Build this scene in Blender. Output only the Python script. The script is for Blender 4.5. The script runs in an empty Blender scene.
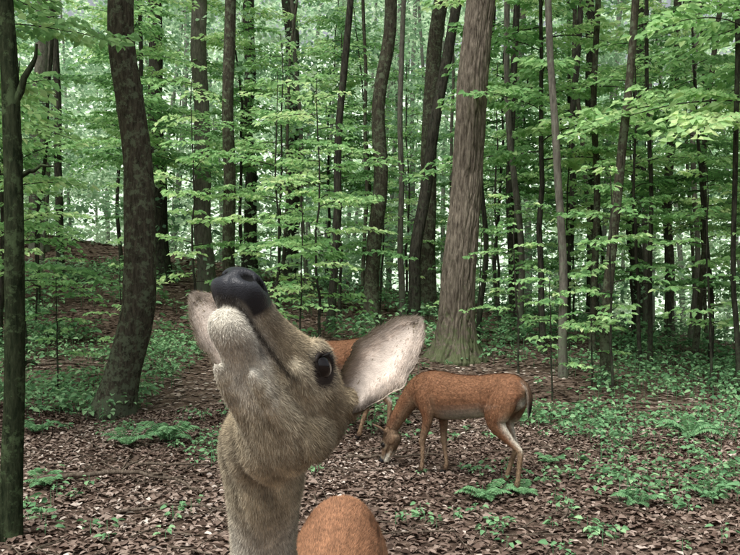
import bpy, math, numpy as np
from mathutils import Vector, noise, kdtree
rng=np.random.default_rng(11)
U=rng.uniform
scene=bpy.context.scene
def nrm(a):
    a=np.asarray(a,float); return a/np.maximum(np.linalg.norm(a,axis=-1,keepdims=True),1e-9)
def sstep(a,b,x):
    t=np.clip((x-a)/(b-a),0,1); return t*t*(3-2*t)
# ---------------------------------------------------------------- noise
def _h(ix,iy,iz):
    n=(ix.astype(np.int64)*374761393+iy.astype(np.int64)*668265263+iz.astype(np.int64)*1274126177)&0xffffffff
    n=((n^(n>>13))*1274126177)&0xffffffff
    n=n^(n>>16)
    return (n&0xffff)/65535.0
def vnoise(x,y,z):
    x,y,z=np.broadcast_arrays(x,y,z)
    ix,iy,iz=np.floor(x),np.floor(y),np.floor(z)
    fx,fy,fz=x-ix,y-iy,z-iz
    fx=fx*fx*(3-2*fx);fy=fy*fy*(3-2*fy);fz=fz*fz*(3-2*fz)
    r=0
    for a in (0,1):
        for b in (0,1):
            for c in (0,1):
                r=r+_h(ix+a,iy+b,iz+c)*(fx if a else 1-fx)*(fy if b else 1-fy)*(fz if c else 1-fz)
    return r
def fbm(x,y,z=0,o=3):
    r=0;a=.5
    for i in range(o):
        r=r+a*vnoise(np.asarray(x)*2**i+17*i,np.asarray(y)*2**i,np.asarray(z)*2.0**i); a*=.5
    return r
def gz(x,y):
    x=np.asarray(x,float);y=np.asarray(y,float)
    yc=25-.45*np.clip(x,-16,12)
    t=sstep(7.5,yc,y)
    z=t*(1.45-.155*(np.clip(x,-25,25)+1.6))
    over=np.maximum(y-yc,0)
    z=z-np.minimum(.012*over**1.7,5)
    z=z+36*sstep(58,115,y)
    n=(fbm(x*.35+5,y*.35,0,3)-.45)
    return z+n*.28*sstep(3,9,np.hypot(x,y))+ (fbm(x*2.1,y*2.1,3,2)-.37)*.05
# ---------------------------------------------------------------- geometry accumulator
class Geo:
    def __init__(s): s.V=[];s.F=[];s.T=[];s.M=[];s.n=0
    def add(s,V,F,tone=0.5,mat=0):
        V=np.asarray(V,float).reshape(-1,3); F=np.asarray(F,np.int64)
        s.V.append(V); s.F.append(F+s.n); s.n+=len(V)
        t=np.asarray(tone,float)
        s.T.append(np.full(len(V),float(t)) if t.ndim==0 else t)
        s.M.append(np.full(len(F),mat,np.int32))
    def build(s,name,mats,smooth=True,shift=(0,0,0)):
        V=np.concatenate(s.V)-np.asarray(shift,float)
        me=bpy.data.meshes.new(name)
        cnt=np.concatenate([np.full(len(f),f.shape[1],np.int32) for f in s.F])
        loops=np.concatenate([f.ravel() for f in s.F]).astype(np.int32)
        me.vertices.add(len(V)); me.vertices.foreach_set('co',V.astype(np.float32).ravel())
        me.loops.add(len(loops)); me.loops.foreach_set('vertex_index',loops)
        me.polygons.add(len(cnt))
        st=np.concatenate([[0],np.cumsum(cnt)[:-1]]).astype(np.int32)
        me.polygons.foreach_set('loop_start',st)
        me.polygons.foreach_set('material_index',np.concatenate(s.M))
        for m in mats: me.materials.append(m)
        T=s.T[0] if len(s.T)==1 else (np.concatenate(s.T))
        a=me.attributes.new('tone','FLOAT','POINT'); a.data.foreach_set('value',T.astype(np.float32))
        me.update(calc_edges=True); me.validate()
        if smooth: me.polygons.foreach_set('use_smooth',np.ones(len(me.polygons),bool))
        return me
def obj(name,me,loc=(0,0,0),rot=0,scale=1,parent=None):
    o=bpy.data.objects.new(name,me); o.location=loc; o.rotation_euler[2]=rot; o.scale=(scale,)*3
    scene.collection.objects.link(o)
    if parent: o.parent=parent
    return o
def leaves(g,P,D,N,L,W,tone,mat=0,fold=.25,simple=False):
    P=np.asarray(P,float);n=len(P)
    D=nrm(D); S=nrm(np.cross(D,N)); N=nrm(np.cross(S,D))
    L=np.broadcast_to(L,(n,))[:,None];W=np.broadcast_to(W,(n,))[:,None]
    tone=np.broadcast_to(tone,(n,))
    if simple:
        V=np.stack([P,P+D*L*.45+S*W*.5,P+D*L,P+D*L*.45-S*W*.5],1)
        F=np.arange(n)[:,None]*4+np.array([0,1,2,3])
        g.add(V,F,np.repeat(tone,4),mat);return
    up=N*W*fold
    V=np.stack([P,P+D*L*.3+S*W*.46+up,P+D*L*.68+S*W*.36+up*.8-N*L*.04,P+D*L-N*L*.12,
                P+D*L*.68-S*W*.36+up*.8-N*L*.04,P+D*L*.3-S*W*.46+up],1)
    b=np.arange(n)[:,None]*6
    F=np.concatenate([b+np.array([0,3,2,1]),b+np.array([0,5,4,3])])
    g.add(V,F,np.repeat(tone,6),mat)
def crom(P,sub):
    P=np.asarray(P,float); Q=np.vstack([2*P[0]-P[1],P,2*P[-1]-P[-2]]); out=[]
    for i in range(1,len(Q)-2):
        t=np.linspace(0,1,sub,endpoint=False)[:,None]
        p0,p1,p2,p3=Q[i-1],Q[i],Q[i+1],Q[i+2]
        out.append(.5*((2*p1)+(-p0+p2)*t+(2*p0-5*p1+4*p2-p3)*t*t+(-p0+3*p1-3*p2+p3)*t**3))
    out.append(P[-1:]); return np.vstack(out)
def frames(P,ref):
    T=nrm(np.gradient(P,axis=0)); ref=np.broadcast_to(np.asarray(ref,float),T.shape)
    S=nrm(np.cross(ref,T)); Uv=np.cross(T,S); return T,S,Uv
def tube(g,P,R,seg=8,tone=.5,mat=0,disp=None):
    P=np.asarray(P,float);R=np.asarray(R,float)
    T0=nrm(P[-1]-P[0]); ref=(1,0,0) if abs(T0[2])>.7 else (0,0,1)
    T,S,Uv=frames(P,ref); th=np.linspace(0,2*np.pi,seg,endpoint=False)
    dirs=S[:,None,:]*np.cos(th)[None,:,None]+Uv[:,None,:]*np.sin(th)[None,:,None]
    rr=np.repeat(R[:,None],seg,1)
    if disp is not None: rr=rr*disp(P,th)
    V=P[:,None,:]+dirs*rr[:,:,None]
    m=len(P); i=np.arange(m-1)[:,None]*seg; j=np.arange(seg)[None,:]; j2=(j+1)%seg
    F=np.stack([i+j,i+j2,i+seg+j2,i+seg+j],-1).reshape(-1,4)
    g.add(V.reshape(-1,3),F,tone,mat)
# ---------------------------------------------------------------- materials
def newmat(name):
    m=bpy.data.materials.new(name); m.use_nodes=True; nt=m.node_tree; nt.nodes.clear()
    return m,nt,nt.nodes,nt.links
def ramp(N,stops):
    r=N.new('ShaderNodeValToRGB'); e=r.color_ramp.elements
    e[0].position=stops[0][0]; e[0].color=(*stops[0][1],1)
    e[1].position=stops[-1][0]; e[1].color=(*stops[-1][1],1)
    for p,c in stops[1:-1]:
        x=e.new(p); x.color=(*c,1)
    return r
def leafmat(name,stops,trans=.4):
    m,nt,N,L=newmat(name)
    a=N.new('ShaderNodeAttribute'); a.attribute_name='tone'
    r=ramp(N,stops); L.new(a.outputs['Fac'],r.inputs[0])
    d=N.new('ShaderNodeBsdfDiffuse'); L.new(r.outputs[0],d.inputs[0])
    o=N.new('ShaderNodeOutputMaterial')
    if trans>0:
        t=N.new('ShaderNodeBsdfTranslucent')
        hs=N.new('ShaderNodeHueSaturation'); hs.inputs['Hue'].default_value=.49; hs.inputs['Value'].default_value=1.3
        L.new(r.outputs[0],hs.inputs['Color']); L.new(hs.outputs[0],t.inputs[0])
        mx=N.new('ShaderNodeMixShader'); mx.inputs[0].default_value=trans
        L.new(d.outputs[0],mx.inputs[1]);L.new(t.outputs[0],mx.inputs[2]); L.new(mx.outputs[0],o.inputs[0])
    else: L.new(d.outputs[0],o.inputs[0])
    return m
def barkmat(name,dark,light,lichen,lich_amt=.5,sc=1.0,bump=.6,moss=.35):
    m,nt,N,L=newmat(name)
    tc=N.new('ShaderNodeTexCoord'); mp=N.new('ShaderNodeMapping'); mp.inputs['Scale'].default_value=(26*sc,26*sc,5*sc)
    L.new(tc.outputs['Object'],mp.inputs[0])
    n1=N.new('ShaderNodeTexNoise'); n1.inputs['Scale'].default_value=1; n1.inputs['Detail'].default_value=8; n1.inputs['Roughness'].default_value=.75
    L.new(mp.outputs[0],n1.inputs['Vector'])
    r=ramp(N,[(.36,dark),(.5,tuple(.5*(a+b) for a,b in zip(dark,light))),(.62,light)]); L.new(n1.outputs['Fac'],r.inputs[0])
    n2=N.new('ShaderNodeTexNoise'); n2.inputs['Scale'].default_value=10; n2.inputs['Detail'].default_value=10; n2.inputs['Roughness'].default_value=.75
    L.new(tc.outputs['Object'],n2.inputs['Vector'])
    sep=N.new('ShaderNodeSeparateXYZ'); L.new(tc.outputs['Object'],sep.inputs[0])
    mr=N.new('ShaderNodeMapRange'); mr.inputs['From Min'].default_value=0; mr.inputs['From Max'].default_value=1.3; mr.inputs['To Min'].default_value=moss; mr.inputs['To Max'].default_value=0
    L.new(sep.outputs[2],mr.inputs[0]); ad=N.new('ShaderNodeMath'); ad.operation='ADD'; L.new(n2.outputs['Fac'],ad.inputs[0]); L.new(mr.outputs[0],ad.inputs[1])
    c0=.66-.2*lich_amt
    r2=ramp(N,[(c0-.02,(0,0,0)),(c0+.04,(1,1,1))]); L.new(ad.outputs[0],r2.inputs[0])
    mx=N.new('ShaderNodeMixRGB'); mf=N.new('ShaderNodeMath'); mf.operation='MULTIPLY'; mf.inputs[1].default_value=.75; L.new(r2.outputs[0],mf.inputs[0])
    L.new(mf.outputs[0],mx.inputs[0]); L.new(r.outputs[0],mx.inputs[1]); mx.inputs[2].default_value=(*lichen,1)
    p=N.new('ShaderNodeBsdfDiffuse'); L.new(mx.outputs[0],p.inputs['Color'])
    b=N.new('ShaderNodeBump'); b.inputs['Strength'].default_value=bump; b.inputs['Distance'].default_value=.03
    L.new(n1.outputs['Fac'],b.inputs['Height']); L.new(b.outputs[0],p.inputs['Normal'])
    o=N.new('ShaderNodeOutputMaterial'); L.new(p.outputs[0],o.inputs[0]); return m
M_leaf=leafmat('leaf_understory',[(0,(.085,.19,.075)),(.4,(.21,.41,.165)),(.75,(.40,.62,.28)),(1,(.60,.75,.38))],.45)
M_bg_haze=leafmat('leaf_distant_hazed',[(0,(.13,.24,.15)),(.45,(.34,.53,.33)),(1,(.68,.80,.60))],.45)  # lighter, greyer greens: distance haze painted into the leaf colour
M_cov=leafmat('leaf_groundcover',[(0,(.07,.165,.08)),(.5,(.17,.34,.165)),(1,(.34,.53,.28))],.25)
M_lit=leafmat('leaf_litter',[(0,(.045,.031,.024)),(.3,(.125,.088,.07)),(.6,(.235,.178,.145)),(.85,(.36,.29,.245)),(1,(.56,.49,.43))],0)
M_bark_oak=barkmat('bark_oak',(.055,.045,.035),(.25,.215,.17),(.11,.14,.065),.0,1,.9,.24)
M_bark_lich=barkmat('bark_lichen',(.024,.023,.017),(.10,.09,.066),(.135,.165,.105),.65,1.4,.8,.06)
M_bark_moss=barkmat('bark_mossy',(.012,.018,.010),(.05,.062,.034),(.085,.125,.06),.6,1.6,.8,.0)
M_bark_dark=barkmat('bark_dark',(.014,.014,.012),(.075,.07,.055),(.07,.09,.055),.4,1,.7,.1)
M_bark_grey=barkmat('bark_grey',(.065,.06,.05),(.20,.185,.155),(.15,.18,.12),.5,1,.6,.1)
M_bark_far_haze=barkmat('bark_far_hazed',(.10,.11,.09),(.21,.21,.18),(.17,.21,.15),.5,1,.3,0)  # bark lightened to paint haze onto the far trunks
M_stick=barkmat('bark_stick',(.04,.03,.022),(.19,.155,.12),(.10,.10,.06),.2,2,.4,0)
# ground
m,nt,N,L=newmat('forest_floor')
tc=N.new('ShaderNodeTexCoord')
v=N.new('ShaderNodeTexVoronoi'); v.inputs['Scale'].default_value=16; L.new(tc.outputs['Object'],v.inputs['Vector'])
n=N.new('ShaderNodeTexNoise'); n.inputs['Scale'].default_value=9; n.inputs['Detail'].default_value=10; n.inputs['Roughness'].default_value=.75; L.new(tc.outputs['Object'],n.inputs['Vector'])
sx=N.new('ShaderNodeSeparateColor'); L.new(v.outputs['Color'],sx.inputs[0])
ad=N.new('ShaderNodeMath'); ad.operation='MULTIPLY_ADD'; ad.inputs[1].default_value=.35; L.new(sx.outputs[0],ad.inputs[0]); L.new(n.outputs['Fac'],ad.inputs[2])
r=ramp(N,[(.3,(.035,.024,.018)),(.6,(.10,.07,.053)),(.95,(.23,.17,.135))]); L.new(ad.outputs[0],r.inputs[0])
p=N.new('ShaderNodeBsdfDiffuse'); L.new(r.outputs[0],p.inputs['Color'])
b=N.new('ShaderNodeBump'); b.inputs['Distance'].default_value=.03; L.new(ad.outputs[0],b.inputs['Height']); L.new(b.outputs[0],p.inputs['Normal'])
o=N.new('ShaderNodeOutputMaterial'); L.new(p.outputs[0],o.inputs[0]); M_ground=m
# wooded hillside (far), greens paled so the haze is in the colour
m,nt,N,L=newmat('wooded_hillside_hazed')
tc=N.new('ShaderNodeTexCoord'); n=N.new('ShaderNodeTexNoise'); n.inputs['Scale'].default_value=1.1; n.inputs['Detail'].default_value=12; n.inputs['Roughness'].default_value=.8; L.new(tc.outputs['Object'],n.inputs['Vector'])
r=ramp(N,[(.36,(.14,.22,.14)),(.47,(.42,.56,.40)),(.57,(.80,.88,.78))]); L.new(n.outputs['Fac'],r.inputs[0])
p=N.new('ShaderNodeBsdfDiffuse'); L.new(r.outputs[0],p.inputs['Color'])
o=N.new('ShaderNodeOutputMaterial'); L.new(p.outputs[0],o.inputs[0]); M_hill_haze=m
# fur
def furmat(name):
    m,nt,N,L=newmat(name)
    a=N.new('ShaderNodeAttribute'); a.attribute_name='Col'
    tc=N.new('ShaderNodeTexCoord'); n=N.new('ShaderNodeTexNoise'); n.inputs['Scale'].default_value=60; n.inputs['Detail'].default_value=5
    L.new(tc.outputs['Object'],n.inputs['Vector'])
    r=ramp(N,[(.3,(.72,.72,.72)),(.7,(1.15,1.15,1.15))]); L.new(n.outputs['Fac'],r.inputs[0])
    mx=N.new('ShaderNodeMixRGB'); mx.blend_type='MULTIPLY'; mx.inputs[0].default_value=1
    L.new(a.outputs['Color'],mx.inputs[1]); L.new(r.outputs[0],mx.inputs[2])
    p=N.new('ShaderNodeBsdfPrincipled'); p.inputs['Specular IOR Level'].default_value=.22
    L.new(mx.outputs[0],p.inputs['Base Color']); L.new(a.outputs['Alpha'],p.inputs['Roughness'])
    b=N.new('ShaderNodeBump'); b.inputs['Distance'].default_value=.0006; b.inputs['Strength'].default_value=.5
    n3=N.new('ShaderNodeTexVoronoi'); n3.inputs['Scale'].default_value=620; L.new(tc.outputs['Object'],n3.inputs['Vector'])
    L.new(n3.outputs['Distance'],b.inputs['Height']); L.new(b.outputs[0],p.inputs['Normal'])
    o=N.new('ShaderNodeOutputMaterial'); L.new(p.outputs[0],o.inputs[0]); return m
M_fur=furmat('deer_coat')
m,nt,N,L=newmat('eye_wet'); p=N.new('ShaderNodeBsdfPrincipled'); p.inputs['Base Color'].default_value=(.008,.006,.006,1); p.inputs['Roughness'].default_value=.12
o=N.new('ShaderNodeOutputMaterial'); L.new(p.outputs[0],o.inputs[0]); M_eye=m
# ---------------------------------------------------------------- ground sheet
def axis(lo,hi,n,c,k):
    t=np.linspace(-1,1,n); s=np.sinh(k*t)/np.sinh(k); return np.where(s<0,c+s*(c-lo),c+s*(hi-c))
xs=axis(-130,130,420,0,3.2); ys=axis(-60,160,420,8,3.0)
def sheet(xs,ys,dz=0):
    X,Y=np.meshgrid(xs,ys); Z=gz(X,Y)+dz; nx=len(xs); i=np.arange(len(ys)-1)[:,None]*nx; j=np.arange(nx-1)[None,:]; g=Geo()
    g.add(np.stack([X,Y,Z],-1).reshape(-1,3),np.stack([i+j,i+j+1,i+nx+j+1,i+nx+j],-1).reshape(-1,4)); return g
obj('ground',sheet(xs,ys).build('ground',[M_ground]))
obj('wooded_hill',sheet(np.linspace(-128,128,120),np.linspace(64,158,60),.6).build('wooded_hill',[M_hill_haze]))
# leaf litter
g=Geo()
def litter(n,x0,x1,y0,y1,s0,s1,simple=False):
    x=U(x0,x1,n);y=U(y0,y1,n)
    k=np.abs(x)<y*.62+1.6; x=x[k];y=y[k];n=len(x)
    z=gz(x,y)+U(.002,.024,n)
    a=U(0,2*np.pi,n);tl=U(0,.6,n)*U(.1,1,n);b=U(0,2*np.pi,n)
    N_=np.stack([np.sin(tl)*np.cos(b),np.sin(tl)*np.sin(b),np.cos(tl)],1)
    D=np.stack([np.cos(a),np.sin(a),U(-.15,.2,n)],1)
    Lr=U(s0,s1,n)
    tone=np.clip(rng.normal(.44,.23,n)+ (fbm(x*.8,y*.8)-.45)*.9,0,1)
    leaves(g,np.stack([x,y,z],1),D,N_,Lr,Lr*U(.4,.85,n),tone,0,fold=.25,simple=simple)
litter(100000,-7,7,1.2,9,.022,.07); litter(38000,-12,12,9,17,.05,.11,True); litter(20000,-18,16,17,30,.1,.2,True)
obj('leaf_litter',g.build('leaf_litter',[M_lit],smooth=False))
# ---------------------------------------------------------------- sprays / saplings
def spray(g,o,d,length,ls,tone,droop=.25,tw=.006):
    d=nrm(np.array([d[0],d[1],d[2]])); n=max(5,int(length/.11)); t=np.linspace(0,1,n)
    P=np.asarray(o)+d*(t*length)[:,None]; P[:,2]+= -droop*length*t**2+.0
    P[:,:2]+=np.cumsum(rng.normal(0,.012,(n,2)),0)
    tube(g,P,np.linspace(tw,.0015,n),4,.3,1)
    side=nrm(np.array([-d[1],d[0],0])); LP=[];LD=[]
    for k in range(1,n):
        for s in (-1,1):
            l=length*.42*(1-.75*t[k])*U(.5,1.1)
            if l<.06 or U()<.12: l=.05
            dd=nrm(d*U(.5,.9)+side*s+np.array([0,0,U(-.15,.1)])); m=max(1,int(l/(ls*.68)))
            q=np.linspace(.3,1,m)*l if m>1 else np.array([l])
            pp=P[k]+dd*q[:,None]; pp[:,2]-=.2*q**2/length
            if l>.12: tube(g,np.stack([P[k],pp[-1]]),[.0022,.001],3,.3,1)
            for e in range(m):
                for s2 in ((-1,1) if e<m-1 else (-1,1,0)):
                    sd=np.array([-dd[1],dd[0],0])*s2
                    LP.append(pp[e]); LD.append(dd*U(.3,.8)+sd*.9+np.array([0,0,U(-.6,.1)]) if s2 else dd+np.array([0,0,-.3]))
    LP=np.array(LP);LD=np.array(LD);n=len(LP)
    Nn=np.array([0,0,1.])+rng.normal(0,.38,(n,3)); Ls=ls*U(.65,1.25,n)
    leaves(g,LP,LD,Nn,Ls,Ls*U(.5,.7,n),np.clip(tone+rng.normal(0,.15,n),0,1),0)
def sapling(h,r,zs,nb,blen,ls,tone,lean=(0,0),seed=0):
    g=Geo(); n=14; t=np.linspace(0,1,n); P=np.zeros((n,3)); P[:,2]=t*h-.05*(t==0)
    P[:,:2]+=np.outer(t**1.3,lean)+np.cumsum(rng.normal(0,.02*h/5,(n,2)),0)*(t[:,None]>0)
    tube(g,P,r*(1-.85*t)+.003,8,.3,1)
    a=U(0,6.28)
    for b in range(nb):
        z=zs+(h-zs)*(b+U(0,.8))/nb; a+=2.4+U(-.5,.5); f=z/h
        c=np.array([np.interp(f,t,P[:,0]),np.interp(f,t,P[:,1]),min(z,h)])
        l=blen*(1-.55*((z-zs)/(h-zs))**1.5)*U(.6,1.15)
        spray(g,c,(np.cos(a),np.sin(a),U(.05,.4)),l,ls,tone+U(-.25,.25),droop=U(.15,.45),tw=.004+.004*l)
    return g
mats_s=[M_leaf,M_bark_dark]
SV=[sapling(5.5,.030,1.2,24,1.5,.105,.5).build('sapling_a',mats_s),
    sapling(4.2,.022,.9,18,1.3,.10,.65).build('sapling_b',mats_s),
    sapling(7.5,.045,2.6,26,1.9,.12,.42,(.5,.2)).build('sapling_c',mats_s),
    sapling(2.6,.014,.6,12,.85,.09,.6).build('sapling_d',mats_s),
    sapling(8.5,.05,2.9,30,2.1,.125,.62,(-.5,.3)).build('sapling_e',mats_s),
    sapling(1.5,.009,.35,8,.5,.08,.5).build('sapling_f',mats_s)]
def put_sap(v,x,y,rot=None,s=1):
    obj('sapling',SV[v],(x,y,float(gz(x,y))-.02),U(0,6.28) if rot is None else rot,s)
for v,x,y in [(0,-4.6,9.5),(1,-5.4,12.5),(4,-4.0,6.9),(2,-6.6,11.5),(1,-1.5,13.2),(3,-1.0,11.6),(0,-2.0,17),(2,-4.4,15.5),
              (1,.2,17.5),(0,2.7,16.5),(3,2.1,11.2),(0,4.1,12),(1,3.4,14),(2,5.4,12.6),(4,5.0,9.8),(1,5.6,10.2),(0,6.6,13.5),(3,4.4,10.2),
              (4,7.8,15.5),(2,3.0,18.5),(4,-8,15),(0,-8.4,18),(2,-9.6,20),(4,-3.2,20),(2,0.2,21),(4,4.6,19),(2,8.8,18),(0,9.5,20),
              (5,2.2,9.6),(5,2.9,10.4),(3,3.0,9.8),(5,-3.6,11.5),(5,-4.1,10.4),(3,-5.9,14),(3,6.0,11.5),(5,4.9,8.6),(3,1.9,14.0),(1,7.2,11.8),(4,-1.2,22),(2,6.2,21),(0,-6.2,21.5),(4,11.5,22),(2,-12,23),
              (1,-.75,11.9),(1,-2.9,13.5),(0,-.6,15.8),(4,2.9,13.2),(0,5.0,15),(1,4.2,16.5),(4,6.4,17),(4,-5.4,18),(0,.9,19.5),(1,2.2,20.5),(4,-9.5,14.5),(0,8.4,13.2),(1,-7.6,16.2),(2,3.7,21)]:
    put_sap(v,x,y,s=U(.9,1.12))
# ---------------------------------------------------------------- trees
def tree(name,pts,r0,rt,mat,flare=1.5,H=17,seg=20,furrow=0,crown=True,stubs=(),ftone=.5,cr_z=10.5,wob=.5):
    pts=np.asarray(pts,float); x0,y0=pts[0,:2]; gb=float(gz(x0,y0))
    P=pts.copy(); P[0,2]=-.12
    d=nrm(P[-1]-P[-2]); d=nrm(d*[.5,.5,1]); zt=P[-1,2]
    if zt<H: P=np.vstack([P,P[-1]+d*(H-zt)*.5,P[-1]+d*(H-zt)])
    C=crom(P,14 if seg<40 else 60); z=C[:,2]
    keep=np.concatenate([[True],np.diff(z)>1e-4]); C=C[keep]; z=C[:,2]
    C[:,:2]+=((np.stack([vnoise(z*.7,0*z+x0,0*z),vnoise(z*.7,0*z+x0,0*z+9)],1)-.5)*wob*(r0+.06)*sstep(0,1.5,z)[:,None])
    f=np.clip(z/H,0,1); R=np.interp(z,[0,zt,H],[r0,rt,rt*.35])
    R=R*(1+(flare-1)*np.exp(-np.maximum(z,0)/.28))
    ph=U(0,10)
    def disp(PP,th):
        zz=PP[:,2][:,None]; c=np.cos(th)[None,:];s=np.sin(th)[None,:]
        q=1+.16*(vnoise(c*1.2+ph,s*1.2+5,zz*.9)-.5)+.06*(vnoise(c*3+ph,s*3+5,zz*4)-.5)
        q=q+ .45*(flare-1)*np.exp(-np.maximum(zz,0)/.25)*(vnoise(c*2+ph,s*2,zz*0+1)-.4)
        if furrow:
            wob=(vnoise(c*3,s*3+ph,zz*2.2)-.5)*.35
            k=np.abs(vnoise((c+wob)*5.5+20,(s+wob)*5.5+20,zz*1.3+ph)-.5)*2
            k2=np.abs(vnoise((c-wob)*11+20,(s+wob)*11,zz*3+ph)-.5)*2
            q=q-furrow*(np.exp(-(k/.16)**2)+.5*np.exp(-(k2/.2)**2))
        return q
    g=Geo(); tube(g,C,R,seg,.5,0,disp)
    for (zz,dx,dy,dz,r) in stubs:
        c=np.array([np.interp(zz,z,C[:,0]),np.interp(zz,z,C[:,1]),zz]); t=np.linspace(0,1,7)[:,None]
        pp=c+np.array([dx,dy,dz])*t; pp[:,2]+=.12*np.sin(t[:,0]*3)*abs(dx); pp[1:]+=rng.normal(0,.008,(6,3))
        tube(g,pp,r*(1-.75*t[:,0]),8)
    if crown:
        for b in range(8):
            zz=cr_z+(H-cr_z)*b/9; a=U(0,6.28); c=np.array([np.interp(zz,z,C[:,0]),np.interp(zz,z,C[:,1]),zz])
            l=U(1.6,3.4)*(1-.4*b/9); t=np.linspace(0,1,6)[:,None]
            dd=np.array([np.cos(a),np.sin(a),U(.25,.6)]); pp=c+dd*l*t; tube(g,pp,np.linspace(.35*rt+.02,.01,6),6)
            m=40; q=c+dd*l*U(.35,1.1,m)[:,None]+rng.normal(0,[.6,.6,.28],(m,3))
            ls=U(.14,.24,m)
            leaves(g,q,rng.normal(0,1,(m,3))*[1,1,.3],np.array([0,0,1])+rng.normal(0,.4,(m,3)),ls,ls*.6,np.clip(rng.normal(ftone,.15,m),0,1),1)
    me=g.build(name,[mat,M_leaf],shift=(x0,y0,0))
    return obj(name,me,(x0,y0,gb))
tree('young_tree',[(-2.07,4.55,0),(-2.05,4.55,.9),(-2.03,4.5,1.8),(-2.06,4.5,2.6),(-2.12,4.5,3.6)],.060,.046,M_bark_moss,1.25,9,24,
     stubs=[(2.05,.22,.02,.07,.018),(2.4,.16,-.02,.42,.03),(.98,.12,.05,.02,.02)],cr_z=6)
tree('beech_tree',[(-2.92,8.9,0),(-2.78,8.9,.45),(-2.60,8.9,1.25),(-2.62,8.9,2.4),(-2.69,8.9,3.5),(-2.77,8.9,4.8)],.18,.138,M_bark_lich,1.5,16,64)
tree('oak_tree',[(1.33,12.5,0),(1.36,12.5,.6),(1.46,12.5,1.8),(1.56,12.5,3),(1.70,12.5,5.2),(1.76,12.5,6.4)],.28,.225,M_bark_oak,1.75,20,200,furrow=.10)
T=[('forest_tree',[(-5.2,20,0),(-5.35,20,4),(-5.5,20,8.5)],.20,.16,M_bark_dark),
('forest_tree',[(-3.93,19,0),(-3.95,19,4),(-4.0,19,8)],.20,.17,M_bark_grey),
('forest_tree',[(-2.5,14,0),(-2.52,14,3),(-2.47,14,6.5)],.12,.095,M_bark_lich),
('forest_tree',[(-3.3,22,0),(-3.35,22,4),(-3.3,22,9)],.18,.15,M_bark_dark),
('forest_tree',[(-2.45,24,0),(-2.35,24,4),(-2.4,24,9.5)],.24,.2,M_bark_dark),
('young_tree',[(-.76,15,0),(-.64,15,2),(-.62,15,3.6),(-.34,15,6.7)],.08,.06,M_bark_dark),
('forest_tree',[(.02,15.5,0),(.1,15.5,2),(.2,15.5,4.4),(.43,15.5,7)],.155,.12,M_bark_lich),
('young_tree',[(.70,17,0),(.66,17,4),(.72,17,8)],.065,.05,M_bark_grey),
('forest_tree',[(.85,16,0),(.98,16,1.6),(1.25,16,3.6),(1.80,16,7)],.125,.10,M_bark_dark),
('forest_tree',[(1.3,18,0),(1.35,18,3),(1.45,18,6),(1.62,18,8)],.19,.16,M_bark_lich),
('young_tree',[(2.68,11,0),(2.66,11,1.5),(2.6,11,3.2),(2.47,11,5.3)],.060,.046,M_bark_grey),
('young_tree',[(3.12,10.5,0),(3.15,10.5,1.3),(3.33,10.5,3),(3.52,10.5,5)],.072,.05,M_bark_lich),
('forest_tree',[(5.6,20,0),(5.62,20,4),(5.5,20,9)],.15,.12,M_bark_dark),
('forest_tree',[(7.5,22,0),(7.4,22,4),(7.6,22,9)],.2,.17,M_bark_dark),
('forest_tree',[(6.6,17.5,0),(6.62,17.5,4),(6.9,17.5,9)],.10,.08,M_bark_lich),
('young_tree',[(4.66,10,0),(4.6,10,2),(4.63,10,5)],.035,.03,M_bark_dark),
('young_tree',[(4.3,12.2,0),(4.32,12.2,2),(4.28,12.2,5)],.035,.03,M_bark_dark),
('forest_tree',[(3.1,17,0),(3.0,17,3),(3.2,17,8)],.09,.07,M_bark_dark),
('forest_tree',[(-10.0,24,0),(-10.05,24,4),(-9.9,24,9)],.24,.2,M_bark_grey),
('forest_tree',[(-7.8,20,0),(-7.9,20,4),(-8.1,20,9)],.10,.075,M_bark_dark),
('young_tree',[(1.95,14.5,0),(2.1,14.5,2),(2.05,14.5,4),(2.3,14.5,7)],.05,.04,M_bark_dark),
('young_tree',[(-6.1,13,0),(-6.0,13,2),(-6.2,13,4),(-6.1,13,6)],.05,.04,M_bark_dark),
('young_tree',[(5.5,13.5,0),(5.7,13.5,2),(5.7,13.5,4),(6.1,13.5,7)],.05,.04,M_bark_lich),
('forest_tree',[(4.3,23,0),(4.2,23,4),(4.4,23,9)],.17,.14,M_bark_grey)]
for x,y in [(-6.9,16.5),(-4.9,17),(-2.1,18.5),(-1.6,20.5),(-.2,19.5),(1.9,19),(2.9,15.3),(4.0,16.2),(4.9,17.2),(5.1,20.5),(6.2,15.4),(7.3,17.2),(6.9,19.8),(8.6,20.8),(3.6,12.9),(-8.9,21.5),(-7.2,23)]:
    dx=U(-.5,.5); r=U(.03,.06); T.append(('young_tree',[(x,y,0),(x+.3*dx+U(-.08,.08),y,2),(x+.6*dx+U(-.1,.1),y,4.5),(x+dx,y,8)],r*1.2,r,[M_bark_dark,M_bark_lich,M_bark_grey][int(U(0,3))]))
for nm,p_,a_,b_,m_ in T: tree(nm,p_,a_,b_,m_,1.35,seg=20 if b_>.07 else 12,wob=1.0)
# distant trunks (mass)
g=Geo()
for k in range(120):
    y=U(25,60); x=U(-.75*y,.75*y); r=U(.04,.17); b=gz(x,y); t=np.linspace(0,1,8)
    P=np.stack([x+U(-1.6,1.6)*t+.2*np.sin(t*5+U(0,6)),y+0*t,b-.2+t*17],1)
    tube(g,P,r*(1-.5*t),8,.5,0)
obj('distant_tree_trunks',g.build('distant_tree_trunks',[M_bark_far_haze]))
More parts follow.
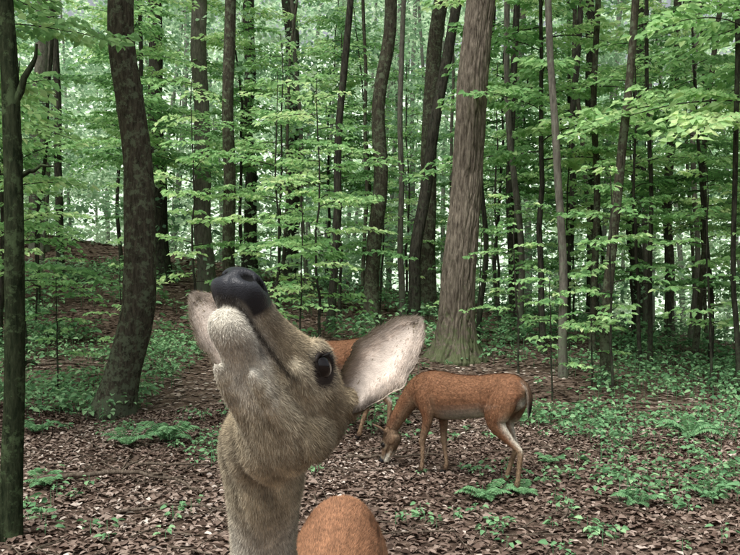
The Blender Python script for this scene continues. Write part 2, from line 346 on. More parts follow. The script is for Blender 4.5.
# distant foliage (mass)
g=Geo()
def clumps(nc,y0,y1,m,ls,rad,zlo,zhi,tone0,fr=.62):
    y=np.sqrt(U(y0**2,y1**2,nc)); x=U(-1,1,nc)*(y*fr+3); b=gz(x,np.minimum(y,57)); z=b+zlo+(np.minimum(zhi,1.5+.42*y-b)-zlo)*U(0,1,nc)
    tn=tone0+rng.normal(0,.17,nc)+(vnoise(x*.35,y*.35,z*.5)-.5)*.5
    cx=np.repeat(np.stack([x,y,z],1),m,0); R=np.repeat(U(.6,1.3,nc)*rad,m)
    tilt=np.repeat(rng.normal(0,.2,(nc,2)),m,0)
    a=U(0,2*np.pi,nc*m); q=np.sqrt(U(0,1,nc*m))*R
    off=np.stack([q*np.cos(a),q*np.sin(a),0*a],1); off[:,2]=off[:,0]*tilt[:,0]+off[:,1]*tilt[:,1]-.25*q*q/R+rng.normal(0,.1,nc*m)*rad
    n=nc*m; l=ls*U(.6,1.3,n)
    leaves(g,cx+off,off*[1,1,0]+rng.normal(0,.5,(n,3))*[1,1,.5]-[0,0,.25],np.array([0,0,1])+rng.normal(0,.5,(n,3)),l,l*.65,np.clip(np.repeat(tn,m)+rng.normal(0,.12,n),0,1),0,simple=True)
clumps(850,19,29,90,.16,.9,.3,13,.42); clumps(1150,27,42,75,.24,1.3,.2,19,.6); clumps(1000,40,60,60,.42,2.1,0,27,.85)  # tone rises with distance, painting haze into the farther clumps
obj('distant_foliage',g.build('distant_foliage',[M_bg_haze],smooth=False))
# ---------------------------------------------------------------- ground cover
g=Geo()
def cover(n,x0,x1,y0,y1,h0,h1,ls,tone,thr=.45):
    x=U(x0,x1,n);y=U(y0,y1,n); k=fbm(x*.9+3,y*.9+8)+U(-.1,.1,n)>thr; x=x[k];y=y[k];n=len(x)
    if n==0:return
    h=U(h0,h1,n); b=gz(x,y)
    for s in range(7):
        a=U(0,2*np.pi,n); f=U(.45,1,n); rr=h*U(.15,.6,n)
        P=np.stack([x+rr*np.cos(a),y+rr*np.sin(a),b+h*f],1); l=ls*U(.5,1.3,n)
        leaves(g,P,np.stack([np.cos(a),np.sin(a),U(-.4,.25,n)],1),np.array([0,0,1])+rng.normal(0,.35,(n,3)),l,l*U(.5,.75,n),np.clip(tone+rng.normal(0,.2,n),0,1),0)
    w=.003; V=np.stack([np.stack([x-w,y,b-.01],1),np.stack([x+w,y,b-.01],1),np.stack([x+w*.5,y,b+h*.9],1),np.stack([x-w*.5,y,b+h*.9],1)],1)
    g.add(V,np.arange(n)[:,None]*4+np.array([0,1,2,3]),.2,0)
cover(900,1.6,5.5,5.0,9,.06,.24,.055,.45,.47)
cover(1400,2.2,8,8,15,.1,.38,.075,.5,.43)
cover(1100,-6.5,-2.6,8.5,14,.1,.35,.08,.65,.41)
cover(1500,-11,-3,13,22,.15,.5,.12,.65,.42)
cover(1500,-3,9,12.5,21,.15,.5,.12,.55,.44)
cover(420,-5,-1.2,4.4,9,.05,.16,.05,.5,.48)
cover(600,-1.2,2.2,8,13,.08,.25,.075,.55,.44)
cover(240,-1.5,2,4.2,8,.04,.12,.045,.5,.48)
obj('ground_cover_plants',g.build('ground_cover_plants',[M_cov],smooth=False))
# ferns
def fern_mesh(nf,l):
    g=Geo()
    for k in range(nf):
        a=2*np.pi*k/nf+U(-.4,.4); L_=l*U(.6,1.1); n=26; t=np.linspace(0,1,n); up=U(1.0,1.7)
        d=np.array([np.cos(a),np.sin(a),0]); P=d*(t*L_*.9)[:,None]; P[:,2]=L_*(up*t-.9*t**2*up**.5)
        tube(g,P,np.linspace(.004,.001,n),4,.4,0)
        sd=np.array([-d[1],d[0],0]); pl=.27*L_*np.sin(np.pi*np.clip(t*.93+.06,0,1))**.8
        for s in (-1,1):
            q=P[3:]; leaves(g,q,sd*s+d*.35+np.array([0,0,-.15])+rng.normal(0,.06,(n-3,3)),np.array([0,0,1])+rng.normal(0,.15,(n-3,3)),pl[3:],.03*L_/.5,np.clip(rng.normal(.5,.12,n-3),0,1),0)
    return g.build('fern',[M_cov],smooth=False)
FM=[fern_mesh(9,.40),fern_mesh(7,.34),fern_mesh(8,.28)]
for v,x,y,s in [(0,-1.85,7.3,1.0),(1,-2.15,7.0,.9),(0,.78,5.35,.6),(2,1.05,5.5,.7),(1,1.45,6.4,.5),(1,2.3,5.4,.7),(2,1.75,5.2,.7),(0,2.9,7.2,.9),(2,-2.3,5.6,.8),(1,3.3,6.4,.9),(2,-3.2,7.6,1)]:
    obj('fern',FM[v],(x,y,float(gz(x,y))),U(0,6.28),s)
# fallen sticks
def stick(pts,r,name='fallen_branch',side=()):
    pts=np.array(pts,float); z=gz(pts[:,0],pts[:,1]); pts=np.column_stack([pts[:,:2],z+pts[:,2]])
    C=crom(pts,6); C[1:-1]+=rng.normal(0,.006,(len(C)-2,3)); g=Geo(); tube(g,C,np.linspace(r,r*.35,len(C)),8)
    for (f,dx,dy,dz,rr) in side:
        c=C[int(f*(len(C)-1))]; tube(g,c+np.outer(np.linspace(0,1,5),[dx,dy,dz])+rng.normal(0,.006,(5,3)),np.linspace(rr,.003,5),6)
    obj(name,g.build(name,[M_stick]))
stick([(-2.35,5.6,.05),(-1.9,5.75,.08),(-1.45,5.7,.07),(-1.15,5.45,.02)],.022,side=[(.4,.2,.35,.12,.009),(.6,.35,-.1,.1,.008)])
stick([(-1.9,6.3,.02),(-1.5,6.1,.07),(-1.2,6.3,.03)],.014)
stick([(-1.6,5.0,.02),(-1.2,5.1,.04),(-.8,4.95,.03)],.012)
stick([(-.2,6.6,.02),(.2,6.5,.05),(.7,6.7,.03)],.014,side=[(.5,.2,.2,.1,.006)])
stick([(.1,8.6,.03),(.5,8.5,.06),(1.1,8.8,.03)],.02)
stick([(2.0,8.8,.03),(2.8,9.1,.1),(3.8,9.0,.05)],.03)
stick([(-5.5,11,.05),(-4.6,11.5,.08),(-3.4,11.3,.05)],.035)
stick([(1.6,15,.1),(3.2,15.3,.15),(5.2,14.9,.1)],.07,name='fallen_log')
g=Geo()
for k in range(500):
    y=U(4,14);x=U(-.5,.5)*y*1.1;a=U(0,6.28);l=U(.1,.45); t=np.linspace(-1,1,5)
    px=x+np.cos(a)*l*t; py=y+np.sin(a)*l*t+rng.normal(0,.01,5)
    tube(g,np.stack([px,py,gz(px,py)+U(.015,.04)],1),np.full(5,U(.002,.006)),5)
obj('twig_litter',g.build('twig_litter',[M_stick]))
# ---------------------------------------------------------------- DEER
RUST=(.275,.137,.073);RUSTD=(.21,.105,.058);TAN=(.34,.235,.15);WHITE=(.66,.62,.52);GREY=(.26,.212,.138);PALE=(.50,.44,.32);DARK=(.02,.016,.014);BRN=(.15,.095,.06)
class Src:
    def __init__(s): s.V=[];s.F=[];s.C=[];s.W=[];s.n=0
    def loft(s,ctrl,ref,sub=6,seg=24,tr=None,blend=(-.95,-.45)):
        A=np.array([list(c[0])+[c[1],c[2]]+list(c[3])+list(c[4]) for c in ctrl],float)
        A=crom(A,sub); P=A[:,:3];a=np.maximum(A[:,3],.002);b=np.maximum(A[:,4],.002)
        if tr is not None: P=tr(P); ref=tr(np.array([ref,(0,0,0)])); ref=ref[0]-ref[1]
        T,S,Uv=frames(P,ref); th=np.linspace(0,2*np.pi,seg,endpoint=False); c,q=np.cos(th),np.sin(th)
        V=P[:,None]+S[:,None]*(a[:,None]*c)[...,None]+Uv[:,None]*(b[:,None]*q)[...,None]
        w=sstep(blend[0],blend[1],q)[None,:,None]; C=np.clip(A[:,None,5:8]*w+A[:,None,8:11]*(1-w),0,1)
        m=len(P); i=np.arange(m-1)[:,None]*seg;j=np.arange(seg)[None];j2=(j+1)%seg
        F=[tuple(f) for f in (np.stack([i+j,i+j2,i+seg+j2,i+seg+j],-1).reshape(-1,4)+s.n)]
        F.append(tuple(s.n+np.arange(seg)[::-1])); F.append(tuple(s.n+(m-1)*seg+np.arange(seg)))
        s.V.append(V.reshape(-1,3));s.C.append(C.reshape(-1,3));s.W.append(np.repeat(-T,seg,0));s.F+=F;s.n+=m*seg
    def ell(s,c,r,col,tr=None,flow=(-1,0,0)):
        u=np.linspace(.15,np.pi-.15,9);v=np.linspace(0,2*np.pi,14,endpoint=False)
        V=np.stack([np.outer(np.cos(u),np.ones(14)),np.outer(np.sin(u),np.cos(v)),np.outer(np.sin(u),np.sin(v))],-1).reshape(-1,3)*r+np.array(c)
        W=np.repeat([flow],len(V),0).astype(float)
        if tr is not None: V=tr(V); W=tr(W)-tr(np.zeros((1,3)))
        i=np.arange(8)[:,None]*14;j=np.arange(14)[None];j2=(j+1)%14
        s.F+=[tuple(f) for f in (np.stack([i+j,i+14+j,i+14+j2,i+j2],-1).reshape(-1,4)+s.n)]
        s.F.append(tuple(s.n+np.arange(14))); s.F.append(tuple(s.n+8*14+np.arange(14)[::-1]))
        s.V.append(V);s.C.append(np.repeat([col],len(V),0));s.W.append(W);s.n+=len(V)
def colmesh(name,V,F,C,mat,smooth=True):
    g=Geo(); g.add(V,F); me=g.build(name,[mat],smooth)
    a=me.attributes.new('Col','FLOAT_COLOR','POINT'); a.data.foreach_set('color',np.asarray(C,np.float32).ravel()); return me
def blades(P,D,N_,l,w,C):
    n=len(P); D=nrm(D); S=nrm(np.cross(D,N_)); l=np.asarray(l)[:,None]
    V=np.stack([P+S*w*.5,P+D*l,P-S*w*.5],1).reshape(-1,3)
    return V,np.arange(n)[:,None]*3+np.array([0,1,2]),np.repeat(C,3,0)
def build_deer(loc,yaw,sc,neck,head_o,Fv,Lv,hs,ears,voxel,nfur,flen,fw,legs=None,fine_z=None):
    """everything in body coordinates (x forward, y left, z up)"""
    Fv=nrm(np.array(Fv)); Lv=np.array(Lv,float); Lv=nrm(Lv-Fv*np.dot(Lv,Fv)); Uh=np.cross(Fv,Lv)
    head_o=np.array(head_o,float); HM=np.stack([Fv,Lv,Uh])
    tr=lambda p: head_o+(np.asarray(p,float)*hs)@HM
    inv=lambda p:((p-head_o)@HM.T)/hs
    near=fine_z is not None
    hg=GREY if near else (.22,.145,.09); hp=PALE if near else (.28,.20,.13)
    s=Src()
    B=lambda x,z,a,b,cd=RUST,cv=TAN:((x,0,z),a,b,cd,cv)
    s.loft([B(-.515,.70,.02,.04,TAN,WHITE),B(-.49,.705,.075,.095,RUST,WHITE),B(-.42,.70,.113,.14,RUST,TAN),B(-.3,.682,.13,.148,RUST,WHITE),B(-.12,.65,.137,.155,RUST,WHITE),
            B(.06,.63,.138,.17,RUST,WHITE),B(.2,.63,.128,.184,RUST,TAN),B(.32,.645,.112,.17,RUST,TAN),B(.41,.67,.085,.13,RUST,TAN),B(.46,.69,.05,.08,RUST,TAN)],(0,0,1),blend=(-.92,-.3))
    s.loft(neck,(-.4,0,1),blend=(-.9,.1))
    L_=legs or {}
    for sd in (1,-1):
        fx,hx=L_.get(('f',sd),0),L_.get(('h',sd),0)
        s.loft([((.25,.055*sd,.76),.03,.05,RUST,RUST),((.29,.085*sd,.66),.045,.09,RUST,RUST),((.27,.088*sd,.54),.045,.07,RUST,TAN),((.255+.3*fx,.082*sd,.44),.032,.042,RUST,TAN),((.28+.7*fx,.075*sd,.30),.021,.026,TAN,TAN),
                ((.285+.8*fx,.072*sd,.265),.022,.026,TAN,TAN),((.28+.85*fx,.072*sd,.22),.014,.018,TAN,TAN),((.275+fx,.072*sd,.10),.0125,.0155,TAN,TAN),((.285+fx,.072*sd,.065),.016,.02,BRN,TAN),((.30+fx,.072*sd,.035),.016,.019,DARK,DARK),((.318+fx,.072*sd,.004),.021,.027,DARK,DARK)],(1,0,0),sub=5,seg=16)
        s.loft([((-.36,.05*sd,.78),.04,.07,RUST,RUST),((-.37,.082*sd,.68),.055,.125,RUST,RUST),((-.34,.095*sd,.56),.052,.105,RUST,TAN),((-.33+.2*hx,.092*sd,.47),.038,.07,RUST,WHITE),((-.41+.5*hx,.085*sd,.37),.024,.034,RUST,WHITE),
                ((-.465+.7*hx,.08*sd,.31),.018,.027,TAN,WHITE),((-.47+.75*hx,.078*sd,.27),.0165,.021,TAN,TAN),((-.45+.9*hx,.076*sd,.17),.0135,.017,TAN,TAN),((-.435+hx,.075*sd,.09),.0145,.0175,TAN,TAN),((-.425+hx,.075*sd,.06),.017,.021,BRN,TAN),((-.41+hx,.075*sd,.03),.016,.02,DARK,DARK),((-.392+hx,.075*sd,.004),.021,.027,DARK,DARK)],(1,0,0),sub=5,seg=16)
    s.loft([((-.49,0,.79),.02,.015,BRN,WHITE),((-.53,0,.755),.028,.014,BRN,WHITE),((-.55,0,.68),.034,.014,BRN,WHITE),((-.548,0,.60),.026,.012,DARK,WHITE),((-.54,0,.53),.006,.005,DARK,WHITE)],(-1,0,0),seg=14,blend=(-.5,.1))
    g1=hg
    H=lambda x,z,a,b,cd=g1,cv=hp:((x,0,z),a,b,cd,cv)
    s.loft([H(-.035,-.01,.02,.025),H(-.015,-.01,.045,.045),H(.02,-.01,.057,.055),H(.06,-.012,.062,.058),H(.10,-.013,.062,.054),H(.135,-.018,.053,.047),H(.17,-.022,.042,.039),
            H(.205,-.024,.034,.031,g1,WHITE),H(.235,-.023,.031,.026,g1,WHITE),H(.258,-.022,.0325,.0250,DARK,WHITE),H(.274,-.0215,.031,.0220,DARK,DARK),H(.285,-.022,.0235,.016,DARK,DARK),H(.290,-.022,.011,.008,DARK,DARK)],(0,0,1),tr=tr,blend=(-.8,-.3),seg=32)
    s.loft([H(.01,-.05,.035,.03,g1,hp),H(.04,-.062,.046,.036,g1,hp),H(.08,-.067,.045,.031,g1,hp),H(.12,-.067,.039,.025,hp,hp),H(.16,-.065,.032,.020,hp,WHITE),H(.20,-.062,.026,.0165,WHITE,WHITE),
            H(.225,-.061,.025,.0175,WHITE,WHITE),H(.243,-.060,.0245,.0185,WHITE,WHITE),H(.258,-.057,.019,.015,WHITE,WHITE),H(.265,-.055,.008,.007,WHITE,WHITE)],(0,0,1),tr=tr,blend=(-.6,.2),seg=24)
    for sd in (1,-1):
        s.ell((.118,.043*sd,.012),(.032,.017,.017),g1,tr)
        s.ell((.12,.042*sd,-.035),(.045,.014,.014),hp,tr)
        s.ell((.045,.045*sd,-.05),(.04,.018,.034),g1,tr)
        s.ell((.012,.045*sd,.022),(.026,.02,.022),g1,tr)
        s.ell((.260,.0215*sd,-.0185),(.016,.0125,.0125),DARK,tr)
        s.ell((.13,.024*sd,-.082),(.075,.010,.011),hp,tr)
    V=np.concatenate(s.V)
    me=bpy.data.meshes.new('src'); me.from_pydata(V.tolist(),[],[tuple(int(q) for q in f) for f in s.F]); me.update()
    o=bpy.data.objects.new('src',me); scene.collection.objects.link(o)
    md=o.modifiers.new('r','REMESH'); md.mode='VOXEL'; md.voxel_size=voxel; md.adaptivity=0
    sm=o.modifiers.new('s','SMOOTH'); sm.factor=.5; sm.iterations=5
    dg=bpy.context.evaluated_depsgraph_get(); m2=bpy.data.meshes.new_from_object(o.evaluated_get(dg))
    bpy.data.objects.remove(o)
    nv=len(m2.vertices); Vb=np.empty(nv*3,np.float32); m2.vertices.foreach_get('co',Vb); Vb=Vb.reshape(-1,3).astype(float)
    npoly=len(m2.polygons); ls_=np.empty(npoly*4,np.int32)
    assert len(m2.loops)==npoly*4
    m2.loops.foreach_get('vertex_index',ls_); Fb=ls_.reshape(-1,4)
    Cs=np.concatenate(s.C);Ws=np.concatenate(s.W)
    kd=kdtree.KDTree(len(V)); 
    for k,p in enumerate(V): kd.insert(p,k)
    kd.balance()
    idx=np.array([[r[1] for r in kd.find_n(p,5)] for p in Vb])
    Cb=Cs[idx].mean(1); Wb=nrm(Ws[idx].mean(1))
    h=inv(Vb); hd=(h[:,0]>-.03)&(h[:,0]<.32)&(np.abs(h[:,1])<.08)&(np.abs(h[:,2])<.12)
    rough=np.full(nv,.75)
    ay=np.abs(h[:,1])
    def paint(mask,col):
        m=np.clip(mask,0,1)[:,None]*hd[:,None]; Cb[:]=Cb*(1-m)+np.array(col)*m
    muz=sstep(.17,.235,h[:,0])*sstep(-.045,-.02,h[:,2]); paint(muz*.6,(.10,.078,.058))
    bridge=sstep(.028,.012,ay)*sstep(.0,.02,h[:,2])*sstep(.02,.09,h[:,0]); paint(bridge*.5,(.15,.10,.065))
    band=np.exp(-((h[:,0]-.232)/.010)**2)*sstep(.012,.022,ay)*sstep(-.052,-.045,h[:,2]); paint(band*.5,PALE)
    nose=sstep(.240,.248,h[:,0]+.35*np.maximum(h[:,2]+.028,0))*sstep(-.044,-.040,h[:,2]); paint(nose,(.032,.034,.040)); rough=np.where((nose>.5)&hd,.40,rough)
    chin=sstep(.17,.2,h[:,0])*sstep(-.044,-.050,h[:,2]); paint(chin,WHITE)
    mouth=np.exp(-((h[:,2]+.0450)/.0028)**2)*sstep(.13,.16,h[:,0]); paint(mouth*.9,DARK)
    lip=np.exp(-((h[:,0]-.205)/.012)**2-((h[:,2]+.056)/.007)**2)*sstep(.012,.02,ay); paint(lip*.6,DARK)
    fold=(vnoise(h[:,0]*4,h[:,1]*60,h[:,2]*25)-.5)*sstep(.24,.14,h[:,0])
    fold=fold*sstep(-.25,-.1,h[:,0])*(np.abs(h[:,1])<.12)*(np.abs(h[:,2])<.2) if near else fold*hd
    Cb*=(1+.8*fold)[:,None]
    if near:
        nrm_in=fold*.005; Vb+=(-Uh)[None]*(nrm_in*sstep(-.02,-.05,h[:,2]))[:,None]
    eye=np.stack([np.full(2,.120),np.array([.0535,-.0535]),np.full(2,-.004)],1)
    de=np.minimum(np.linalg.norm(h-eye[0],axis=1),np.linalg.norm(h-eye[1],axis=1))
    paint(sstep(.038,.028,de)*.4,PALE); paint(sstep(.0265,.021,de),(.03,.022,.018))
    tear=np.exp(-((h[:,0]-.148)/.012)**2-((h[:,2]+.012)/.005)**2)*sstep(.03,.04,ay); paint(tear*.7,DARK)
    for sd in (1,-1):
        c=np.array([.281,.0175*sd,-.018]); q=(h-c)/np.array([.014,.009,.0066]); d=np.exp(-(q**2).sum(1))*hd
        c2=np.array([.271,.0275*sd,-.0140]); q2=(h-c2)/np.array([.013,.0075,.0045]); d2=np.exp(-(q2**2).sum(1))*hd; d=np.maximum(d,d2)
        Vb+=((d*.012*hs)[:,None])*(-(Fv*.85+Lv*.4*sd))
        m=(d>.42)[:,None]; Cb=np.where(m,np.array([.001,.001,.001]),Cb); rough=np.where(m[:,0],.9,rough)
    ph_=np.exp(-(h[:,1]/.002)**2)*sstep(.27,.28,h[:,0])*sstep(-.02,-.026,h[:,2])*hd; Vb-=Fv*(ph_*.002)[:,None]
    low=(Vb[:,2]<.042); Cb[low]=(.015,.012,.01)
    nz=fbm(Vb[:,0]*14,Vb[:,1]*14,Vb[:,2]*14,3)-.44
    Cb=np.clip(Cb*(1+.7*nz)[:,None],0,1)
    root=bpy.data.objects.new('white_tailed_deer',None); scene.collection.objects.link(root)
    root.location=loc; root.rotation_euler[2]=yaw; root.scale=(sc,)*3
    RGBA=np.column_stack([Cb,rough])
    obj('body',colmesh('deer_body',Vb,Fb,RGBA,M_fur),parent=root)
    q=Vb[Fb]; nrmF=np.cross(q[:,2]-q[:,0],q[:,3]-q[:,1]); ar=np.linalg.norm(nrmF,axis=1)*.5; nrmF=nrm(nrmF)
    cen=q.mean(1); isn=(rough[Fb[:,0]]<.5)|(rough[Fb[:,0]]>.85)|(cen[:,2]<.045)
    hc=inv(cen); deF=np.minimum(np.linalg.norm(hc-eye[0],axis=1),np.linalg.norm(hc-eye[1],axis=1))
    wgt=ar*(~isn)*(deF>.021)
    if near: wgt=wgt*np.where(cen[:,2]>fine_z,1.0,np.where(cen[:,2]>.74,.5,.08))*(1+1.5*sstep(.1,.2,hc[:,0]))
    f=rng.choice(len(Fb),nfur,p=wgt/wgt.sum()); uv=U(0,1,(nfur,2,1))
    P=(q[f,0]*(1-uv[:,0])+q[f,1]*uv[:,0])*(1-uv[:,1])+(q[f,3]*(1-uv[:,0])+q[f,2]*uv[:,0])*uv[:,1]
    n_=nrmF[f]; w=Wb[Fb[f,0]]; w=nrm(w-n_*(w*n_).sum(1)[:,None])
    hx=inv(P)[:,0]; face=sstep(.10,.2,hx)*((inv(P)[:,0]<.3)&(np.abs(inv(P)[:,1])<.08)&(np.abs(inv(P)[:,2])<.12))
    ll=flen*U(.6,1.35,nfur)*(1-.5*face)
    fw_=fw
    if near:
        lowf=P[:,2]<fine_z-.05; ll=np.where(lowf,ll*1.7,ll); fw_=np.where(lowf,fw*1.8,fw)[:,None]
    D=w+n_*U(.12,.5,nfur)[:,None]+rng.normal(0,.17,(nfur,3))
    clump=.75+.5*vnoise(P[:,0]*70,P[:,1]*70,P[:,2]*70)
    C=Cb[Fb[f,0]]*(U(.5,1.5,nfur)*clump)[:,None]; C=np.clip(C,0,1)
    fv,ff,fc=blades(P-n_*.0005,D,n_,ll,fw_,np.column_stack([C,np.full(nfur,.7)]))
    obj('fur',colmesh('deer_fur',fv,ff,fc,M_fur,False),parent=root)
    for k in range(2):
        sd=1 if k==0 else -1
        bm=Geo(); u=np.linspace(0,np.pi,17);v=np.linspace(0,2*np.pi,24,endpoint=False)
        S_=np.stack([np.outer(np.sin(u),np.cos(v)),np.outer(np.cos(u),np.ones(24)),np.outer(np.sin(u),np.sin(v))],-1).reshape(-1,3)
        i=np.arange(16)[:,None]*24;j=np.arange(24)[None];j2=(j+1)%24
        ec=eye[k]-np.array([0,.0050*sd,0])
        bm.add(tr(S_*np.array([.0185,.0165,.0150])+ec),np.stack([i+j,i+24+j,i+24+j2,i+j2],-1).reshape(-1,4))
        obj('eye',bm.build('deer_eye',[M_eye]),parent=root)
        a=np.linspace(0,2*np.pi,33)[:-1]; ring=np.stack([.0190*np.cos(a)*1.1,np.full(32,.0075*sd)-.003*sd*np.cos(a)**2,.0130*np.sin(a)],1)+ec
        ring=np.vstack([ring,ring[:2]]); gg=Geo(); tube(gg,tr(ring),np.full(34,.0028*hs),6)
        mm=gg.build('lid',[M_fur]); at=mm.attributes.new('Col','FLOAT_COLOR','POINT'); at.data.foreach_set('color',np.tile([.02,.015,.012,.6],len(mm.vertices)).astype(np.float32))
        obj('eyelid',mm,parent=root)
        m=30; a=np.linspace(.25,2.9,m); p=np.stack([.019*np.cos(a),np.full(m,.009*sd),.0135*np.sin(a)],1)
        dd=np.stack([np.cos(a)*.6,np.full(m,1.1*sd),np.sin(a)*1.1],1)+rng.normal(0,.12,(m,3))
        pw=tr(p+ec); dw=tr(dd)-tr(np.zeros((1,3)))
        fv,ff,fc=blades(pw,dw,np.cross(dw,Uh)+1e-4,np.full(m,.015*hs),.0010*hs,np.tile([.01,.01,.01,.6],(m,1)))
        obj('eyelashes',colmesh('deer_lash',fv,ff,fc,M_fur,False),parent=root)
    for k,(D0,N0,base,EL,EW) in enumerate(ears):
        D0=nrm(np.array(D0,float)); N0=np.array(N0,float); N0=nrm(N0-D0*np.dot(N0,D0)); W0=np.cross(D0,N0)
        nu,nvv=30,21; u=np.linspace(0,1,nu);v_=np.linspace(-1,1,nvv)
        hw=EW*.5*np.interp(u,[0,.12,.3,.5,.68,.84,.94,1],[.50,.66,.95,1.05,.95,.64,.36,.03]); hw=np.convolve(np.pad(hw,1,'edge'),[.25,.5,.25],'valid')
        hw2=hw*(1+.05*np.sin(u*17+k)+.03*np.sin(u*31))
        Aang=np.interp(u,[0,.2,.5,1],[2.0,1.2,.62,.35]); ph_=Aang[:,None]*v_[None]; R=(hw2*1.12/np.sin(np.minimum(Aang,1.45)))[:,None]
        c0=np.array(base)+D0*(u*EL)[:,None]
        bend=.06*EL*np.sin(u*np.pi)
        Pm=c0[:,None]+W0*(R*np.sin(ph_))[...,None]+N0*(R*(1-np.cos(ph_))-bend[:,None])[...,None]
        nm=nrm(-W0*np.sin(ph_)[...,None]+N0*np.cos(ph_)[...,None])
        th=(.003*hs*(1-np.abs(v_)**4)[None]*(1-u**6)[:,None]+.0004)[...,None]
        inn=Pm+nm*th*.5; out=Pm-nm*th*.5
        i=np.arange(nu-1)[:,None]*nvv;j=np.arange(nvv-1)[None]; fq=np.stack([i+j,i+j+1,i+nvv+j+1,i+nvv+j],-1).reshape(-1,4)
        VV=np.concatenate([inn.reshape(-1,3),out.reshape(-1,3)]); FF=np.concatenate([fq,fq[:,::-1]+nu*nvv])
        edge=np.clip(np.maximum(np.abs(v_)[None]**8*np.ones((nu,1)),(u**14)[:,None]),0,1)[...,None]
        vein=(.5+.5*np.cos(v_*9+u[:,None]*2))[...,None]*.12
        ci=np.array([.80,.70,.61])*(1-vein)*(1-.6*np.exp(-(u[:,None,None]/.22)**2)); ci=ci*(1-edge*.75)+np.array(GREY)*.7*edge*.75
        if not near: ci=ci*.7
        co=np.array(hg)*(1-edge*.5)*np.ones((nu,nvv,1))
        CC=np.concatenate([ci.reshape(-1,3),co.reshape(-1,3)])
        obj('ear',colmesh('deer_ear',VV,FF,np.column_stack([CC,np.full(len(CC),.8)]),M_fur),parent=root)
        m=int(nfur*.03) if near else 500
        iu=(U(0,1,m)*(nu-1)).astype(int); sgn=np.where(U(0,1,m)<.5,-1,1); iv=np.clip(((1+sgn*(1-np.abs(rng.normal(0,.25,m))))*.5*(nvv-1)),0,nvv-1).astype(int)
        p=inn[iu,iv]+rng.normal(0,.0012*hs,(m,3)); nn=nm[iu,iv]; d=D0*.8-W0*(sgn*.25)[:,None]+nn*.18+rng.normal(0,.12,(m,3))
        fv,ff,fc=blades(p,d,nn,U(.4,1.2,m)*.012*hs,fw*.8,np.column_stack([np.clip(ci[iu,iv]*U(.85,1.2,m)[:,None],0,1),np.full(m,.7)]))
        obj('ear_hair',colmesh('deer_earhair',fv,ff,fc,M_fur,False),parent=root)
        m=int(nfur*.05) if near else 500
        iu=(U(0,1,m)*(nu-1)).astype(int); iv=(U(0,1,m)*(nvv-1)).astype(int); p=out[iu,iv]+rng.normal(0,.0012*hs,(m,3)); nn=-nm[iu,iv]
        fv,ff,fc=blades(p,D0+nn*.25+rng.normal(0,.12,(m,3)),nn,U(.5,1.3,m)*.007*hs,fw,np.column_stack([np.clip(co[iu,iv]*U(.7,1.4,m)[:,None],0,1),np.full(m,.7)]))
        obj('ear_fur',colmesh('deer_earfur',fv,ff,fc,M_fur,False),parent=root)
    return root
def gen_ears(Fv,Lv,ho,hs,el=.15,ew=.075,spread=.9,back=.35,up=.45):
    Fv=nrm(np.array(Fv));Lv=np.array(Lv,float);Lv=nrm(Lv-Fv*np.dot(Lv,Fv));Uh=np.cross(Fv,Lv); r=[]
    for sd in (1,-1):
        b=np.array(ho)+(Fv*.008+Lv*.05*sd+Uh*.028)*hs
        r.append((Lv*spread*sd-Fv*back+Uh*up, Fv*.8+Lv*.5*sd-Uh*.1, b, el*hs,ew*hs))
    return r
# foreground deer: face raised towards the lens
loc=np.array([-.115,1.97,float(gz(-.115,1.97))-.005]); fwd=nrm(np.array([-.08,-1,0])); yaw=math.atan2(fwd[1],fwd[0]); lft=np.array([-fwd[1],fwd[0],0])
Rb=np.stack([fwd,lft,[0,0,1]])
w2l=lambda p:(np.array(p,float)-loc)@Rb.T
v2l=lambda v:np.array(v,float)@Rb.T
Fw=nrm([-.225,-.66,.715]); Lw=np.array([.90,-.42,-.08]); Lw=nrm(Lw-Fw*np.dot(Lw,Fw)); Uw=np.cross(Fw,Lw)
hsF=.98; nose=np.array([-.141,.86,1.519]); poll=nose-Fw*.29*hsF
n1=poll+Uw*(-.03)+Fw*.02
neckF=[((.30,0,.68),.10,.14,RUST,PALE),((.40,0,.78),.082,.10,GREY,PALE),
       (w2l([-.172,1.33,1.0]),.054,.066,GREY,WHITE),(w2l([-.166,1.24,1.12]),.052,.060,GREY,WHITE),(w2l([-.154,1.16,1.205]),.057,.060,GREY,PALE),
       (w2l([-.148,1.11,1.265]),.062,.058,GREY,PALE),(w2l(n1+np.array([-.020,0,.0])),.060,.056,GREY,PALE),(w2l(n1+Fw*.05),.03,.035,GREY,PALE)]
eb=lambda sd: w2l(poll+Fw*.015+Lw*.048*sd+Uw*.020)
earsF=[(v2l([.62,-.02,.72]),v2l([-.25,-1,.1]),eb(1),.142,.068),(v2l([-.64,-.02,.70]),v2l([.2,-1,.1]),eb(-1),.178,.072)]
build_deer(loc,yaw,1.0,neckF,w2l(poll),v2l(Fw),v2l(Lw),hsF,earsF,.0030,300000,.0085,.0008,fine_z=.95)
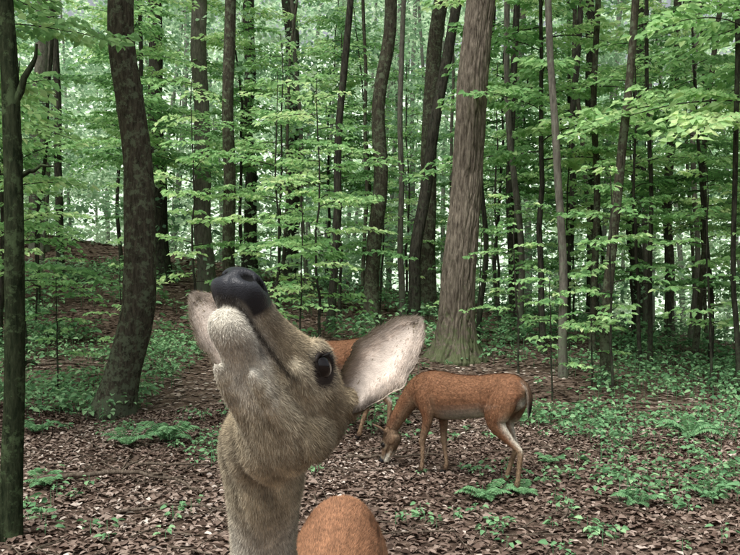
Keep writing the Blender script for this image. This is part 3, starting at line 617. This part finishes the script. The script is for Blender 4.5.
def grazer(x,y,yawd,sc,Fv,ho,legs,turn=0):
    neck=[((.28,0,.67),.10,.14,RUST,TAN),((.40,0,.645),.082,.115,RUST,TAN),((.50,0,.56),.062,.082,RUST,TAN),((.585,0,.45),.052,.066,RUST,TAN),((ho[0]-.03,ho[1]*.6,ho[2]+.07),.046,.056,RUSTD,TAN),((ho[0]+.01,ho[1],ho[2]-.0),.045,.048,RUSTD,TAN)]
    build_deer((x,y,float(gz(x,y))),math.radians(yawd),sc,neck,ho,Fv,(0,1,0),1.0,gen_ears(Fv,(0,1,0),ho,1.0),.0055,110000,.018,.0022,legs)
grazer(.69,5.87,142,.98,(.42,0,-.90),(.67,0,.30),{('f',1):.05,('f',-1):-.08,('h',1):-.06,('h',-1):.10})
grazer(-.40,7.6,155,1.14,(.42,0,-.90),(.67,0,.30),{('f',1):-.06,('f',-1):.10,('h',1):.10,('h',-1):-.08})
# ---------------------------------------------------------------- light, world, camera
el,az=math.radians(62),math.radians(215)
w=bpy.data.worlds.new('World'); scene.world=w; w.use_nodes=True; nt=w.node_tree
sky=nt.nodes.new('ShaderNodeTexSky'); sky.sky_type='NISHITA'; sky.sun_disc=False; sky.sun_elevation=el; sky.sun_rotation=az
sky.dust_density=5; sky.air_density=1.0; sky.ozone_density=.4
hs_=nt.nodes.new('ShaderNodeHueSaturation'); hs_.inputs['Saturation'].default_value=.3; nt.links.new(sky.outputs[0],hs_.inputs['Color'])
bg=nt.nodes['Background']; bg.inputs[1].default_value=.15; nt.links.new(hs_.outputs[0],bg.inputs[0])
sl=bpy.data.lights.new('sun','SUN'); sl.energy=4.3; sl.angle=math.radians(40); sl.color=(1,.98,.94)
so=bpy.data.objects.new('sun',sl); scene.collection.objects.link(so)
sd=Vector((math.sin(az)*math.cos(el),math.cos(az)*math.cos(el),math.sin(el))); so.rotation_euler=sd.to_track_quat('Z','Y').to_euler(); so.location=(0,0,30)
cam=bpy.data.cameras.new('camera'); co=bpy.data.objects.new('camera',cam); scene.collection.objects.link(co)
co.location=(0,0,1.5); co.rotation_euler=(math.radians(90),0,0); cam.sensor_width=36; cam.lens=38.6; cam.clip_start=.02; cam.clip_end=500
scene.camera=co
scene.view_settings.view_transform='Standard'; scene.view_settings.look='None'; scene.view_settings.exposure=0
